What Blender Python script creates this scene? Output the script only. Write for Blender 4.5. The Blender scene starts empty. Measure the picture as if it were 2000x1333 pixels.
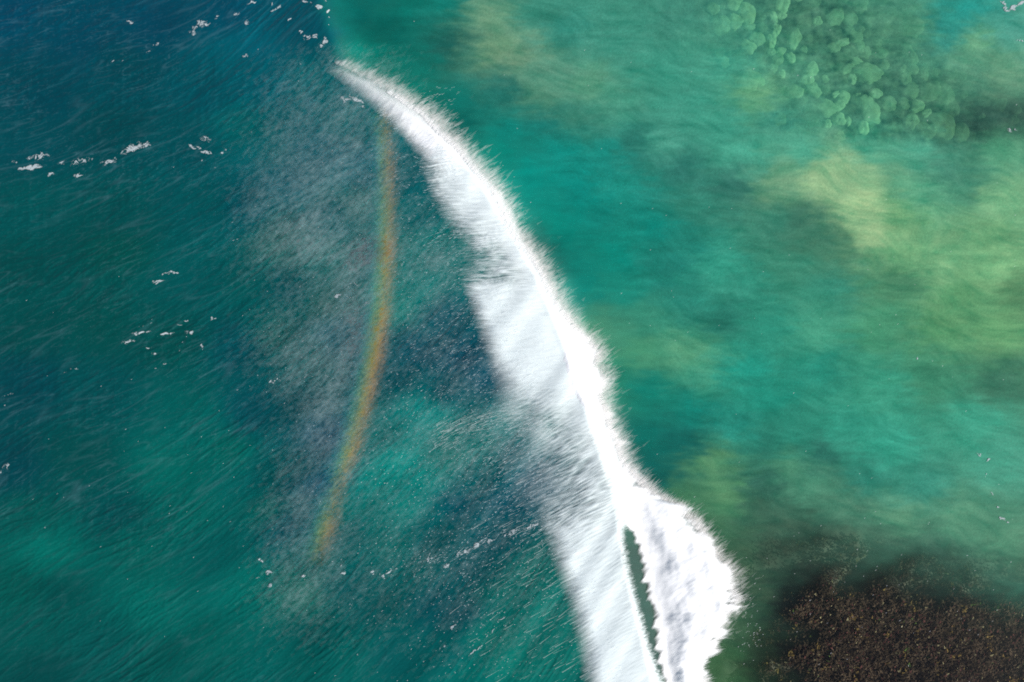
import bpy, math
import numpy as np

# ------------------------------------------------------------------ camera, sky, sun, exposure
SC = bpy.context.scene
COL = SC.collection
H = 50.0                      # drone height in metres
PX = 36.0 / 24.0 * H / 2000   # metres on the water for one photo pixel
cam_d = bpy.data.cameras.new("camera")
cam_d.lens = 24.0
cam_d.sensor_width = 36.0
cam_d.clip_start = 0.5
cam_d.clip_end = 30000.0
cam = bpy.data.objects.new("camera", cam_d)
cam.location = (0, 0, H)
cam.rotation_euler = (0, 0, 0)          # straight down
COL.objects.link(cam)
SC.camera = cam

SUN_EL, SUN_AZ = math.radians(40), math.radians(-14)   # azimuth measured from +x
world = bpy.data.worlds.new("World")
SC.world = world
world.use_nodes = True
nt = world.node_tree
sky = nt.nodes.new("ShaderNodeTexSky")
sky.sky_type = 'NISHITA'
sky.sun_disc = False
sky.sun_elevation = SUN_EL
sky.sun_rotation = math.pi / 2 - SUN_AZ
nt.links.new(sky.outputs[0], nt.nodes["Background"].inputs[0])
nt.nodes["Background"].inputs[1].default_value = 0.085
sun_d = bpy.data.lights.new("sun", 'SUN')
sun_d.energy = 4.5
sun_d.angle = math.radians(0.5)
sun_d.color = (1.0, 0.965, 0.92)
sun = bpy.data.objects.new("sun", sun_d)
sdir = (math.cos(SUN_EL) * math.cos(SUN_AZ), math.cos(SUN_EL) * math.sin(SUN_AZ), math.sin(SUN_EL))
import mathutils
sun.rotation_euler = mathutils.Vector(sdir).to_track_quat('Z', 'Y').to_euler()
sun.location = (60, -20, 60)
COL.objects.link(sun)
SC.view_settings.view_transform = 'Standard'
SC.view_settings.look = 'None'
SC.view_settings.exposure = 0.4
SC.view_settings.gamma = 1.0
SC.cycles.max_bounces = 6
SC.cycles.transparent_max_bounces = 40
SC.cycles.diffuse_bounces = 2
SC.cycles.glossy_bounces = 2
SC.cycles.use_denoising = False
SC.cycles.filter_width = 1.7

# ------------------------------------------------------------------ numpy helpers
RNG = np.random.default_rng(11)

def _hash(ix, iy, seed):
    h = (ix.astype(np.int64) * 374761393 + iy.astype(np.int64) * 668265263 + seed * 1442695041) & 0xffffffff
    h = ((h ^ (h >> 13)) * 1274126177) & 0xffffffff
    h = ((h ^ (h >> 16)) * 2246822519) & 0xffffffff
    return ((h ^ (h >> 15)) & 0xffff).astype(np.float32) * (2 * math.pi / 65536.0)

_TAB = np.linspace(0, 2 * math.pi, 65536, dtype=np.float32)

def pn(x, y, seed=0):
    """gradient noise, about -1..1"""
    x = np.asarray(x, np.float32); y = np.asarray(y, np.float32)
    x0 = np.floor(x); y0 = np.floor(y)
    fx = x - x0; fy = y - y0
    sx = fx * fx * fx * (fx * (fx * 6 - 15) + 10)
    sy = fy * fy * fy * (fy * (fy * 6 - 15) + 10)
    def g(dx, dy):
        a = _hash(x0 + dx, y0 + dy, seed)
        return np.cos(a) * (fx - dx) + np.sin(a) * (fy - dy)
    n0 = g(0, 0) * (1 - sx) + g(1, 0) * sx
    n1 = g(0, 1) * (1 - sx) + g(1, 1) * sx
    return (n0 * (1 - sy) + n1 * sy) * 1.45

def fbm(x, y, seed=0, octs=4, gain=0.5):
    s = 0; a = 1; t = 0
    for i in range(octs):
        s = s + a * pn(x * 2 ** i, y * 2 ** i, seed + 17 * i); t += a; a *= gain
    return s / t * 1.25

def sst(a, b, x):
    t = np.clip((x - a) / (b - a), 0, 1)
    return t * t * (3 - 2 * t)

def rot(u, v, deg):
    """along / across for streaks that climb to the right by deg (v grows downwards)"""
    a = math.radians(deg)
    return u * math.cos(a) - v * math.sin(a), u * math.sin(a) + v * math.cos(a)

def world_xy(u, v, z):
    k = PX * (H - z) / H
    return (u - 1000.0) * k, -(v - 666.5) * k

def tab(v, pts, col):
    p = np.array(pts, np.float32)
    return np.interp(v, p[:, 0], p[:, col]).astype(np.float32)

def lin(c):
    c = np.asarray(c, np.float64) / 255.0
    return np.where(c <= 0.04045, c / 12.92, ((c + 0.055) / 1.055) ** 2.4)

# ------------------------------------------------------------------ the wave's outline, in photo pixels
# ridge of the wave
RIDGE = [(-900, 420), (-250, 560), (0, 618), (70, 640), (140, 668), (200, 760), (270, 850), (350, 925), (440, 982), (540, 1040),
         (640, 1082), (720, 1112), (800, 1138), (900, 1168), (960, 1190), (1050, 1206), (1150, 1222), (1250, 1247),
         (1333, 1268), (1600, 1330), (2200, 1500)]
# front roll of white water: v, left edge, right edge
ROLL = [(120, 646, 650), (140, 655, 690), (160, 690, 730), (180, 715, 765), (200, 738, 795), (225, 768, 832), (250, 790, 855), (300, 838, 905),
        (350, 893, 948), (400, 940, 982), (450, 975, 1001), (500, 1006, 1038), (550, 1040, 1068), (600, 1064, 1094),
        (640, 1082, 1122), (660, 1083, 1146), (690, 1084, 1168), (715, 1090, 1164), (740, 1098, 1180), (780, 1122, 1176), (820, 1148, 1186), (860, 1162, 1202),
        (900, 1180, 1216), (940, 1200, 1245), (970, 1208, 1278), (990, 1216, 1325), (1020, 1226, 1352), (1050, 1248, 1376), (1075, 1256, 1388), (1108, 1266, 1422),
        (1120, 1262, 1430), (1150, 1272, 1428), (1172, 1276, 1438), (1195, 1288, 1432), (1212, 1284, 1410), (1240, 1290, 1412), (1256, 1288, 1392), (1275, 1292, 1394), (1296, 1297, 1362), (1320, 1302, 1372), (1340, 1306, 1380),
        (1450, 1330, 1410), (1600, 1372, 1480), (1700, 1400, 1480)]
# veil of foam and thrown spray behind it: v, left edge, right edge, opacity at left, opacity at right, softness of left edge
VEIL = [(255, 835, 840, 0.0, 0.0, 12), (290, 838, 860, 0.1, 0.4, 12), (320, 832, 900, 0.45, 0.8, 12), (345, 842, 925, 0.72, 0.9, 12), (380, 860, 965, 0.8, 0.94, 14), (420, 885, 985, 0.75, 0.94, 18),
        (460, 912, 1000, 0.55, 0.92, 22), (500, 935, 1020, 0.4, 0.85, 26), (530, 925, 1040, 0.32, 0.8, 26), (546, 916, 1050, 0.45, 0.8, 12), (560, 918, 1055, 0.85, 0.88, 10),
        (600, 934, 1075, 0.93, 0.93, 12), (650, 952, 1100, 0.93, 0.94, 14), (700, 970, 1110, 0.92, 0.95, 16), (745, 990, 1130, 0.86, 0.96, 20),
        (780, 1002, 1150, 0.6, 0.95, 30), (820, 1010, 1170, 0.3, 0.92, 50), (860, 1020, 1185, 0.22, 0.88, 60), (900, 1040, 1200, 0.2, 0.85, 60),
        (950, 1062, 1215, 0.28, 0.8, 60), (990, 1075, 1217, 0.42, 0.85, 45), (1015, 1074, 1220, 0.55, 0.86, 25), (1040, 1082, 1218, 0.8, 0.9, 16),
        (1100, 1102, 1228, 0.93, 0.86, 16), (1150, 1120, 1240, 0.96, 0.84, 16), (1200, 1136, 1254, 0.97, 0.86, 16), (1250, 1147, 1267, 0.97, 0.86, 16),
        (1300, 1156, 1283, 0.97, 0.9, 16), (1340, 1162, 1300, 0.97, 0.93, 16), (1450, 1190, 1340, 0.97, 0.95, 16), (1600, 1230, 1380, 0.97, 0.95, 16), (1700, 1255, 1400, 0.97, 0.95, 16)]

def ridge_u(v):
    return tab(v, RIDGE, 1)

# ------------------------------------------------------------------ height of the water
def ripple_coords(u, v):
    w1 = 14 * pn(u / 260, v / 180, 5)
    g = 0.21 * u + 0.17 * np.sign(u) * np.abs(u) ** 3 / 650 ** 2
    topcurl = 0.0009 * np.clip(260 - v, 0, 260) * np.clip(u - 330, 0, 330)
    q = v + g + 0.00028 * u * v + topcurl + w1
    return u, q

def height(u, v, ripples=True):
    d = u - ridge_u(v)
    amp = 1.7 * sst(-300, 260, v)
    left = np.exp(-(np.clip(-d, 0, None) / 300.0) ** 2)
    right = np.exp(-(np.clip(d, 0, None) / 38.0) ** 2)
    z = amp * np.where(d < 0, left, right)
    leftside = 1 - sst(-8, 30, d)
    # long low swell on the open side
    p, q = ripple_coords(np.clip(u, -1500, 1400), v)
    z = z + leftside * 0.18 * pn(p / 420, q / 110, 3)
    if ripples:
        env = 0.45 + 0.75 * sst(-0.5, 0.6, pn(u / 170, v / 120, 8))
        far = 1 - sst(900, 2500, np.abs(u - 1000))
        mist = 1 - 0.55 * sst(560, 800, u)
        r = 0
        for (sp, sq, a, sd) in ((130, 36, 0.055, 21), (58, 17, 0.038, 22), (28, 8.5, 0.024, 23), (14, 4.6, 0.013, 24)):
            wv = 0.5 * pn(p / (sp * 0.9), q / (sq * 2.0), sd + 50)
            n = pn(p / sp, q / sq + wv, sd)
            ridged = 1 - np.abs(n) * 1.6
            ridged = np.clip(ridged, -0.2, 1)
            r = r + a * ridged * ridged * np.sign(ridged)
        z = z + leftside * env * mist * far * r
        # gentle wind streaks on the sheltered side
        z = z + (1 - leftside) * far * sst(60, 260, d) * (0.004 * pn(u / 60, v / 9, 31) + 0.015 * pn(u / 160, v / 40, 32))
    return z.astype(np.float32)

# ------------------------------------------------------------------ colour of the water body (silt, sand clouds, depth; shadow band along the wave front painted in)
E_GAIN = 0.70
PTS = [
 (-200,-200,(0,70,92)),(0,0,(0,74,95)),(150,60,(0,74,90)),(300,40,(0,74,92)),(450,20,(0,80,98)),(560,30,(0,88,102)),(600,60,(0,85,98)),(80,180,(0,72,82)),
 (250,150,(0,76,84)),(400,170,(0,84,92)),(510,90,(0,104,116)),(530,150,(0,100,108)),(480,140,(0,96,104)),(60,280,(0,78,84)),(220,250,(0,72,76)),(380,280,(0,80,84)),
 (470,250,(0,100,98)),(520,300,(8,100,102)),(60,400,(0,82,80)),(230,420,(0,80,78)),(400,400,(0,86,86)),(480,400,(0,84,90)),(50,520,(0,78,74)),(230,480,(0,82,74)),
 (400,520,(0,88,86)),(480,560,(0,88,84)),(60,640,(0,78,74)),(200,640,(0,80,74)),(340,670,(0,80,74)),(470,680,(0,76,82)),(60,750,(0,72,78)),(200,760,(0,80,80)),
 (380,800,(0,98,90)),(490,800,(0,78,84)),(20,920,(0,70,76)),(160,900,(0,78,74)),(330,920,(0,106,94)),(450,880,(0,104,92)),(530,920,(0,84,82)),(60,1010,(0,88,80)),
 (220,1000,(0,80,78)),(380,1000,(0,96,86)),(510,1000,(0,98,88)),(95,1080,(0,112,98)),(30,1150,(0,88,78)),(110,1150,(0,80,74)),(270,1080,(0,94,84)),(300,1180,(0,106,94)),
 (430,1080,(0,90,84)),(480,1150,(0,110,98)),(60,1240,(0,90,82)),(80,1310,(0,74,70)),(200,1260,(0,88,82)),(330,1290,(0,86,78)),(420,1250,(0,96,86)),(560,1300,(0,100,92)),
 (600,160,(20,108,110)),(700,240,(20,112,112)),(620,300,(30,104,112)),(560,350,(28,100,108)),(700,330,(26,112,120)),(650,420,(22,104,108)),(540,480,(26,104,96)),(700,400,(0,118,110)),
 (640,500,(30,110,104)),(560,560,(8,84,86)),(640,600,(14,100,92)),(540,650,(0,90,84)),(600,700,(28,96,94)),(660,650,(26,98,108)),(590,800,(10,80,84)),(640,850,(20,84,104)),
 (580,920,(6,84,86)),(620,940,(22,84,104)),(560,1030,(20,84,92)),(800,360,(20,100,104)),(820,420,(50,112,112)),(850,480,(50,128,120)),(800,500,(34,128,120)),(820,560,(40,140,130)),
 (780,600,(34,140,126)),(860,620,(24,92,104)),(820,680,(16,84,98)),(900,700,(14,80,98)),(880,760,(26,92,100)),(940,740,(24,88,106)),(770,740,(14,84,92)),(740,850,(10,110,104)),
 (830,810,(42,158,146)),(860,850,(36,138,126)),(780,900,(48,156,142)),(830,930,(48,156,142)),(740,940,(30,138,126)),(720,990,(22,122,112)),(780,980,(28,146,132)),(880,900,(6,130,116)),
 (940,860,(34,120,112)),(1000,830,(60,140,134)),(1010,890,(20,110,116)),(930,940,(14,100,102)),(890,980,(4,86,98)),(980,980,(10,88,102)),(1040,940,(30,96,112)),(760,1060,(22,112,104)),
 (680,1060,(20,100,98)),(620,1080,(18,98,92)),(850,1050,(12,92,94)),(800,1120,(8,104,100)),(590,1160,(28,108,94)),(680,1150,(6,92,92)),(740,1190,(2,92,90)),(850,1180,(0,82,88)),
 (920,1120,(6,84,90)),(960,1060,(10,88,96)),(900,1200,(0,84,92)),(780,1280,(0,96,94)),(680,1290,(0,106,98)),(620,1240,(6,88,84)),(880,1280,(0,100,98)),(1040,1120,(40,120,108)),
 (980,1160,(26,112,102)),(1060,1200,(52,130,116)),(960,1240,(28,132,116)),(1000,1300,(34,134,118)),(1100,1280,(50,126,112)),(920,1310,(14,126,114)),(700,30,(0,100,92)),(760,60,(0,94,84)),
 (720,110,(0,122,106)),(800,20,(0,112,98)),(870,15,(4,122,108)),(820,110,(0,112,98)),(870,90,(12,82,76)),(920,110,(60,116,96)),(800,180,(0,118,102)),(900,190,(0,112,100)),
 (850,240,(0,116,102)),(890,245,(0,92,84)),(960,40,(112,154,118)),(1010,110,(126,160,124)),(960,100,(116,152,112)),(1080,140,(96,150,122)),(1150,170,(94,152,118)),(1060,190,(88,140,110)),
 (980,170,(10,104,94)),(1060,240,(0,108,98)),(1000,250,(0,130,116)),(960,300,(0,138,120)),(1130,230,(64,130,108)),(1200,210,(76,152,124)),(1240,280,(38,110,96)),(1100,290,(0,134,120)),
 (1180,300,(20,140,124)),(1040,340,(0,146,130)),(1130,360,(0,138,124)),(1000,400,(0,140,124)),(1050,480,(0,92,82)),(1078,530,(0,104,92)),(1228,880,(0,92,82)),(1262,950,(10,84,76)),(1090,440,(0,138,120)),(1170,400,(0,126,112)),(1220,380,(28,140,122)),
 (1330,330,(44,112,98)),(1430,360,(48,106,92)),(1370,400,(52,128,106)),(1040,20,(56,134,112)),(1100,60,(54,140,120)),(1200,80,(70,148,124)),(1320,30,(62,134,112)),(1400,80,(80,152,124)),
 (1300,130,(64,150,124)),(1420,130,(70,160,132)),(1350,200,(66,152,126)),(1480,190,(110,172,124)),(1420,240,(60,150,124)),(1520,230,(56,138,116)),(1560,130,(84,156,124)),(1600,60,(88,150,120)),
 (1680,120,(92,156,122)),(1740,170,(86,148,118)),(1650,200,(84,154,122)),(1780,55,(88,150,116)),(1236,1100,(22,70,58)),(1262,1200,(24,74,62)),(1280,1270,(24,70,60)),(1860,60,(30,140,126)),(1900,25,(26,150,136)),(1960,60,(84,162,140)),(1910,80,(112,168,122)),
 (1880,150,(90,150,118)),(1960,140,(110,162,124)),(1830,200,(86,144,112)),(1920,230,(48,84,72)),(1980,230,(54,82,70)),(1860,240,(56,100,84)),(1700,270,(82,168,134)),(1570,290,(82,170,138)),
 (1800,290,(84,166,134)),(1960,290,(98,166,124)),(1300,280,(80,158,132)),(1450,300,(76,166,136)),(1630,330,(154,187,134)),(1600,360,(146,183,130)),(1680,400,(172,201,142)),(1700,450,(164,195,138)),
 (1760,420,(116,168,112)),(1850,330,(66,128,104)),(1900,360,(66,132,104)),(1960,390,(132,183,130)),(1800,380,(96,168,128)),(1520,360,(110,156,116)),(1560,430,(56,108,88)),(1600,460,(56,112,88)),
 (1640,480,(70,120,90)),(1500,430,(56,126,102)),(1760,500,(110,166,112)),(1840,510,(130,181,126)),(1950,530,(140,193,132)),(1930,460,(108,160,108)),(1760,550,(72,128,92)),(1880,570,(92,150,98)),
 (1990,570,(82,128,84)),(1280,440,(0,128,112)),(1350,480,(28,122,104)),(1400,520,(56,158,130)),(1300,520,(30,124,108)),(1450,560,(58,148,122)),(1530,520,(60,134,106)),(1620,560,(52,136,110)),
 (1200,500,(0,132,114)),(1220,560,(20,136,116)),(1130,560,(0,134,118)),(1340,590,(40,130,110)),(1180,640,(74,144,112)),(1260,620,(58,140,112)),(1250,690,(80,152,112)),(1340,690,(92,158,116)),
 (1380,720,(72,152,118)),(1410,620,(34,110,92)),(1500,640,(44,140,114)),(1600,650,(72,156,122)),(1720,640,(70,144,104)),(1850,640,(92,150,98)),(1950,650,(104,160,104)),(1200,740,(30,130,104)),
 (1270,760,(0,124,106)),(1350,800,(0,132,114)),(1450,720,(30,152,128)),(1500,780,(30,140,116)),(1600,720,(34,136,112)),(1700,760,(60,154,122)),(1830,740,(60,132,98)),(1950,740,(56,110,84)),
 (1900,830,(60,160,128)),(1240,860,(0,114,100)),(1320,870,(0,98,90)),(1350,850,(8,88,80)),(1290,930,(0,92,84)),(1260,910,(0,98,90)),(1430,840,(34,140,120)),(1550,860,(40,134,110)),
 (1650,830,(50,152,124)),(1730,870,(52,160,130)),(1500,880,(36,112,94)),(1600,890,(36,100,86)),(1700,930,(46,132,110)),(1800,950,(54,140,116)),(1950,900,(72,158,128)),(1390,900,(96,146,98)),
 (1340,970,(70,122,84)),(1420,960,(88,140,94)),(1480,950,(44,92,78)),(1540,910,(80,140,104)),(1380,1030,(62,104,72)),(1590,950,(84,142,110)),(1500,1000,(58,92,72)),(1650,990,(76,126,98)),
 (1560,1030,(58,84,66)),(1760,1010,(96,148,112)),(1880,1010,(88,144,110)),(1960,1060,(84,140,106)),(1430,1090,(58,84,60)),(1470,1150,(58,80,58)),(1520,1080,(52,64,50)),(1620,1060,(56,80,64)),
 (1720,1070,(62,100,80)),(1820,1080,(58,96,78)),(1920,1120,(52,92,74)),(1980,1180,(62,122,98)),(1990,1260,(28,52,46)),(1440,1220,(62,92,64)),(1420,1290,(60,94,58)),(1400,1320,(58,92,56)),
 (1480,1280,(48,60,42)),(1600,1130,(36,38,32)),(1540,1180,(32,36,36)),(1700,1160,(44,48,38)),(1800,1170,(36,48,40)),(1900,1190,(32,54,46)),(1560,1280,(34,30,28)),(1680,1250,(30,26,26)),
 (1800,1260,(34,28,26)),(1900,1280,(30,34,30)),(1700,1320,(40,30,26)),(1850,1320,(34,30,26)),(2300,1500,(30,40,34)),(2200,700,(80,140,100)),(2200,100,(70,140,115)),(1000,-200,(60,130,110)),
 (700,-200,(0,90,92)),(1700,-200,(50,110,90)),(100,1500,(0,80,76)),(700,1500,(0,100,92)),(1100,1500,(40,120,108)),(1700,1550,(32,30,26)),
]
_P = np.array([(a, b) for a, b, c in PTS], np.float32)
_C = np.array([lin(c) for a, b, c in PTS], np.float32)

def body_colour(u, v):
    """linear colour by nearest control points, blended and stirred by currents"""
    step = 5
    gu = np.arange(-500, 2501, step, dtype=np.float32); gv = np.arange(-450, 1801, step, dtype=np.float32)
    U, V = np.meshgrid(gu, gv)
    num = np.zeros(U.shape + (3,), np.float32); den = np.zeros(U.shape, np.float32)
    side = np.where(_P[:, 0] > np.interp(_P[:, 1], [r[0] for r in RIDGE], [r[1] for r in RIDGE]), 1, 0)
    ru = ridge_u(V)
    wd_ = 12 + 95 * (1 - sst(60, 190, V))
    rs = sst(-1, 1, (U - ru + wd_ * 0.4 * pn(U / 30, V / 26, 58)) / wd_)
    for (a, b), c, s in zip(_P, _C, side):
        dv = (V - b) * 1.25
        w = 1.0 / ((U - a) ** 2 + dv * dv + 34 ** 2) ** 1.8
        w = w * (rs if s else (1 - rs)) + 1e-16
        num += w[..., None] * c; den += w
    G = num / den[..., None]
    wu = 16 * fbm(u / 75, v / 60, 61, 3) + 7 * pn(u / 22, v / 18, 66)
    wv = 11 * fbm(u / 90, v / 55, 64, 3)
    torn = sst(20, 120, u - ridge_u(v))
    wu = wu + torn * 26 * fbm(u / 42, v / 13, 67, 3); wv = wv + torn * 15 * fbm(u / 60, v / 20, 68, 3)
    inside = sst(0, 30, u - ridge_u(v))
    wu = wu * (0.5 + 0.5 * inside)
    x = np.clip((u + wu + 500) / step, 0, len(gu) - 1.01); y = np.clip((v + wv + 450) / step, 0, len(gv) - 1.01)
    xi = x.astype(np.int32); yi = y.astype(np.int32); fx = (x - xi)[..., None]; fy = (y - yi)[..., None]
    return (G[yi, xi] * (1 - fx) * (1 - fy) + G[yi, xi + 1] * fx * (1 - fy) + G[yi + 1, xi] * (1 - fx) * fy + G[yi + 1, xi + 1] * fx * fy)

# where the shallows are clear enough to see the bottom
def reef_mask(u, v):
    w = 85 * fbm(u / 110, v / 90, 71, 4)
    d = sst(1430, 1590, u + w) * sst(1000, 1200, v - 0.22 * np.clip(u - 1750, 0, 400) - 0.25 * np.clip(1600 - u, 0, 200) + w)
    return d
def cobble_mask(u, v):
    # band of boulders from (1480,0) to (2000,260)
    c = 1600 + (v - 60) * 0.95
    t = (u - c) / (190 + 0.1 * v)
    return np.exp(-t * t) * (1 - sst(255, 300, v)) * (1 - 0.0 * u)

# ------------------------------------------------------------------ mesh and material helpers
def grid_mesh(name, X, Y, Z, attrs, keep=None):
    nv, nu = X.shape
    idx = np.arange(nu * nv, dtype=np.int32).reshape(nv, nu)
    q = np.stack([idx[1:, :-1], idx[1:, 1:], idx[:-1, 1:], idx[:-1, :-1]], -1).reshape(-1, 4)
    co = np.stack([X, Y, Z], -1).reshape(-1, 3).astype(np.float32)
    if keep is not None:
        k = keep.reshape(-1)
        q = q[k[q].any(1)]
        used = np.zeros(len(co), bool); used[q.reshape(-1)] = True
        remap = np.cumsum(used).astype(np.int32) - 1
        q = remap[q]; co = co[used]
    else:
        used = None
    return poly_mesh(name, co, q, {k: (a.reshape(-1) if a.ndim == 2 else a.reshape(-1, a.shape[-1]))[used if used is not None else slice(None)] for k, a in attrs.items()}, True)

def poly_mesh(name, co, faces, attrs, smooth=False):
    me = bpy.data.meshes.new(name)
    n = faces.shape[1]
    me.vertices.add(len(co)); me.vertices.foreach_set("co", co.astype(np.float32).ravel())
    me.loops.add(faces.size); me.loops.foreach_set("vertex_index", faces.astype(np.int32).ravel())
    me.polygons.add(len(faces)); me.polygons.foreach_set("loop_start", np.arange(0, faces.size, n, dtype=np.int32))
    try: me.polygons.foreach_set("loop_total", np.full(len(faces), n, np.int32))
    except Exception: pass
    for k, a in attrs.items():
        if a.ndim == 1:
            at = me.attributes.new(k, 'FLOAT', 'POINT'); at.data.foreach_set("value", a.astype(np.float32))
        else:
            at = me.attributes.new(k, 'FLOAT_COLOR', 'POINT')
            rgba = np.ones((len(a), 4), np.float32); rgba[:, :3] = a
            at.data.foreach_set("color", rgba.ravel())
    me.update(calc_edges=True)
    if smooth:
        me.polygons.foreach_set("use_smooth", np.ones(len(faces), bool))
    return me

def link(name, me, mat, parent=None, **props):
    o = bpy.data.objects.new(name, me)
    me.materials.clear(); me.materials.append(mat)
    COL.objects.link(o)
    if parent is not None: o.parent = parent
    for k, a in props.items(): o[k] = a
    return o

def new_mat(name):
    m = bpy.data.materials.new(name); m.use_nodes = True
    t = m.node_tree; t.nodes.clear()
    return m, t, t.nodes.new, t.links.new

def attr(t, name):
    n = t.nodes.new("ShaderNodeAttribute"); n.attribute_name = name
    return n

def water_material():
    m, t, N, L = new_mat("sea_water")
    out = N("ShaderNodeOutputMaterial")
    col, murk = attr(t, "col"), attr(t, "murk")
    dif = N("ShaderNodeBsdfDiffuse"); L(col.outputs["Color"], dif.inputs[0])
    tr = N("ShaderNodeBsdfTransparent"); L(attr(t, "tint").outputs["Color"], tr.inputs[0])
    mix = N("ShaderNodeMixShader"); L(murk.outputs["Fac"], mix.inputs[0]); L(tr.outputs[0], mix.inputs[1]); L(dif.outputs[0], mix.inputs[2])
    gl = N("ShaderNodeBsdfGlossy"); L(attr(t, "rough").outputs["Fac"], gl.inputs["Roughness"])
    fr = N("ShaderNodeFresnel"); fr.inputs[0].default_value = 1.34
    # capillary ripples
    tc = N("ShaderNodeTexCoord")
    mp = N("ShaderNodeMapping"); mp.inputs["Rotation"].default_value = (0, 0, math.radians(-28)); mp.inputs["Scale"].default_value = (1.4, 6.0, 1.0)
    L(tc.outputs["Object"], mp.inputs[0])
    nz = N("ShaderNodeTexNoise"); nz.inputs["Scale"].default_value = 1.5; nz.inputs["Detail"].default_value = 4
    L(mp.outputs[0], nz.inputs["Vector"])
    bp = N("ShaderNodeBump"); bp.inputs["Distance"].default_value = 0.03
    L(attr(t, "rip").outputs["Fac"], bp.inputs["Strength"]); L(nz.outputs[0], bp.inputs["Height"])
    for s in (gl, fr, dif): L(bp.outputs[0], s.inputs["Normal"])
    geo = N("ShaderNodeNewGeometry")
    inv = N("ShaderNodeMath"); inv.operation = 'SUBTRACT'; inv.inputs[0].default_value = 1.0; L(geo.outputs["Backfacing"], inv.inputs[1])
    mu = N("ShaderNodeMath"); mu.operation = 'MULTIPLY'; L(fr.outputs[0], mu.inputs[0]); L(inv.outputs[0], mu.inputs[1])
    m2 = N("ShaderNodeMixShader"); L(mu.outputs[0], m2.inputs[0]); L(mix.outputs[0], m2.inputs[1]); L(gl.outputs[0], m2.inputs[2])
    L(m2.outputs[0], out.inputs[0])
    return m

def foam_material(name, colour, bump=0.0):
    m, t, N, L = new_mat(name)
    out = N("ShaderNodeOutputMaterial")
    dif = N("ShaderNodeBsdfDiffuse"); dif.inputs[0].default_value = (*colour, 1)
    tl = N("ShaderNodeBsdfTranslucent"); tl.inputs[0].default_value = (*colour, 1)
    mx = N("ShaderNodeMixShader"); mx.inputs[0].default_value = 0.2; L(dif.outputs[0], mx.inputs[1]); L(tl.outputs[0], mx.inputs[2])
    tr = N("ShaderNodeBsdfTransparent")
    m2 = N("ShaderNodeMixShader"); L(attr(t, "alpha").outputs["Fac"], m2.inputs[0]); L(tr.outputs[0], m2.inputs[1]); L(mx.outputs[0], m2.inputs[2])
    L(m2.outputs[0], out.inputs[0])
    return m

def plain_attr_material(name, translucent=0.3, alpha=1.0):
    m, t, N, L = new_mat(name)
    out = N("ShaderNodeOutputMaterial")
    c = attr(t, "col")
    dif = N("ShaderNodeBsdfDiffuse"); L(c.outputs["Color"], dif.inputs[0])
    tl = N("ShaderNodeBsdfTranslucent"); L(c.outputs["Color"], tl.inputs[0])
    mx = N("ShaderNodeMixShader"); mx.inputs[0].default_value = translucent
    L(dif.outputs[0], mx.inputs[1]); L(tl.outputs[0], mx.inputs[2])
    if alpha < 1:
        tr = N("ShaderNodeBsdfTransparent"); m2 = N("ShaderNodeMixShader"); m2.inputs[0].default_value = alpha
        L(tr.outputs[0], m2.inputs[1]); L(mx.outputs[0], m2.inputs[2]); L(m2.outputs[0], out.inputs[0])
    else:
        L(mx.outputs[0], out.inputs[0])
    return m

# ------------------------------------------------------------------ the sea surface
STEP = 1.7
def axis(lo, hi, dlo, dhi):
    d = np.arange(dlo, dhi + STEP, STEP)
    a = dlo - np.cumsum(4 * 1.45 ** np.arange(26)); a = a[a > lo]
    b = d[-1] + np.cumsum(4 * 1.45 ** np.arange(26)); b = b[b < hi]
    return np.concatenate([[lo], a[::-1], d, b, [hi]]).astype(np.float32)

us = axis(-200000, 200000, -260, 2260); vs = axis(-200000, 200000, -220, 1560)
U, V = np.meshgrid(us, vs)
Uc = np.clip(U, -480, 2480); Vc = np.clip(V, -440, 1780)
Zw = height(U, V)
fade = (1 - sst(500, 4000, np.abs(U - 1000))) * (1 - sst(500, 4000, np.abs(V - 666)))
Zw = Zw * np.where((U > -400) & (U < 2400) & (V > -400) & (V < 1750), 1, fade)
col = body_colour(Uc, Vc)
d = Uc - ridge_u(Vc)
shel = sst(0, 1, (d + 5 + 50 * (1 - sst(60, 190, Vc))) / (45 + 70 * (1 - sst(60, 190, Vc))))
# currents stir silt into streaks on the sheltered side
st = 0.5 * fbm(Uc / 95, Vc / 17 + 0.8 * pn(Uc / 150, Vc / 60, 40), 41, 4) + 0.35 * fbm(Uc / 40, Vc / 28, 45, 4) + 0.15 * pn(Uc / 9, Vc / 3.4, 47)
op = 0.5 * fbm(Uc / 120, Vc / 80, 51, 4)
reef = reef_mask(Uc, Vc)
cob = cobble_mask(Uc, Vc)
pa, qa = rot(Uc, Vc, -16)
pa = pa + 40 * pn(Uc / 130, Vc / 90, 700); qa = qa + 26 * pn(Uc / 110, Vc / 80, 701)
cl = 0.55 * fbm(pa / 110, qa / 34, 702, 5, 0.6) + 0.45 * fbm(pa / 34, qa / 12, 706, 4, 0.6)
lag = shel * sst(60, 260, d) * (1 - reef)
sandy = np.clip(cl, -1, 1)[..., None] * lag[..., None]
col = col * (1 + sandy * np.array([0.95, 0.42, 0.46])) + lag[..., None] * np.array([0.0, 0.012, 0.008])
mott = cob * shel * (0.9 * fbm(Uc / 26, Vc / 22, 710, 3) + 0.35 * fbm(Uc / 11, Vc / 9, 711, 2))
col = col * (1 + np.clip(mott, -0.7, 0.9)[..., None] * np.array([0.9, 0.6, 0.5]))
k = 1 + shel * 0.30 * st + (1 - shel) * 0.16 * op
murk = 1 - shel * (0.12 + 0.37 * cob + 0.80 * reef)
murk = np.clip(murk, 0.08, 1)
tint = np.zeros(U.shape + (3,), np.float32)
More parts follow.
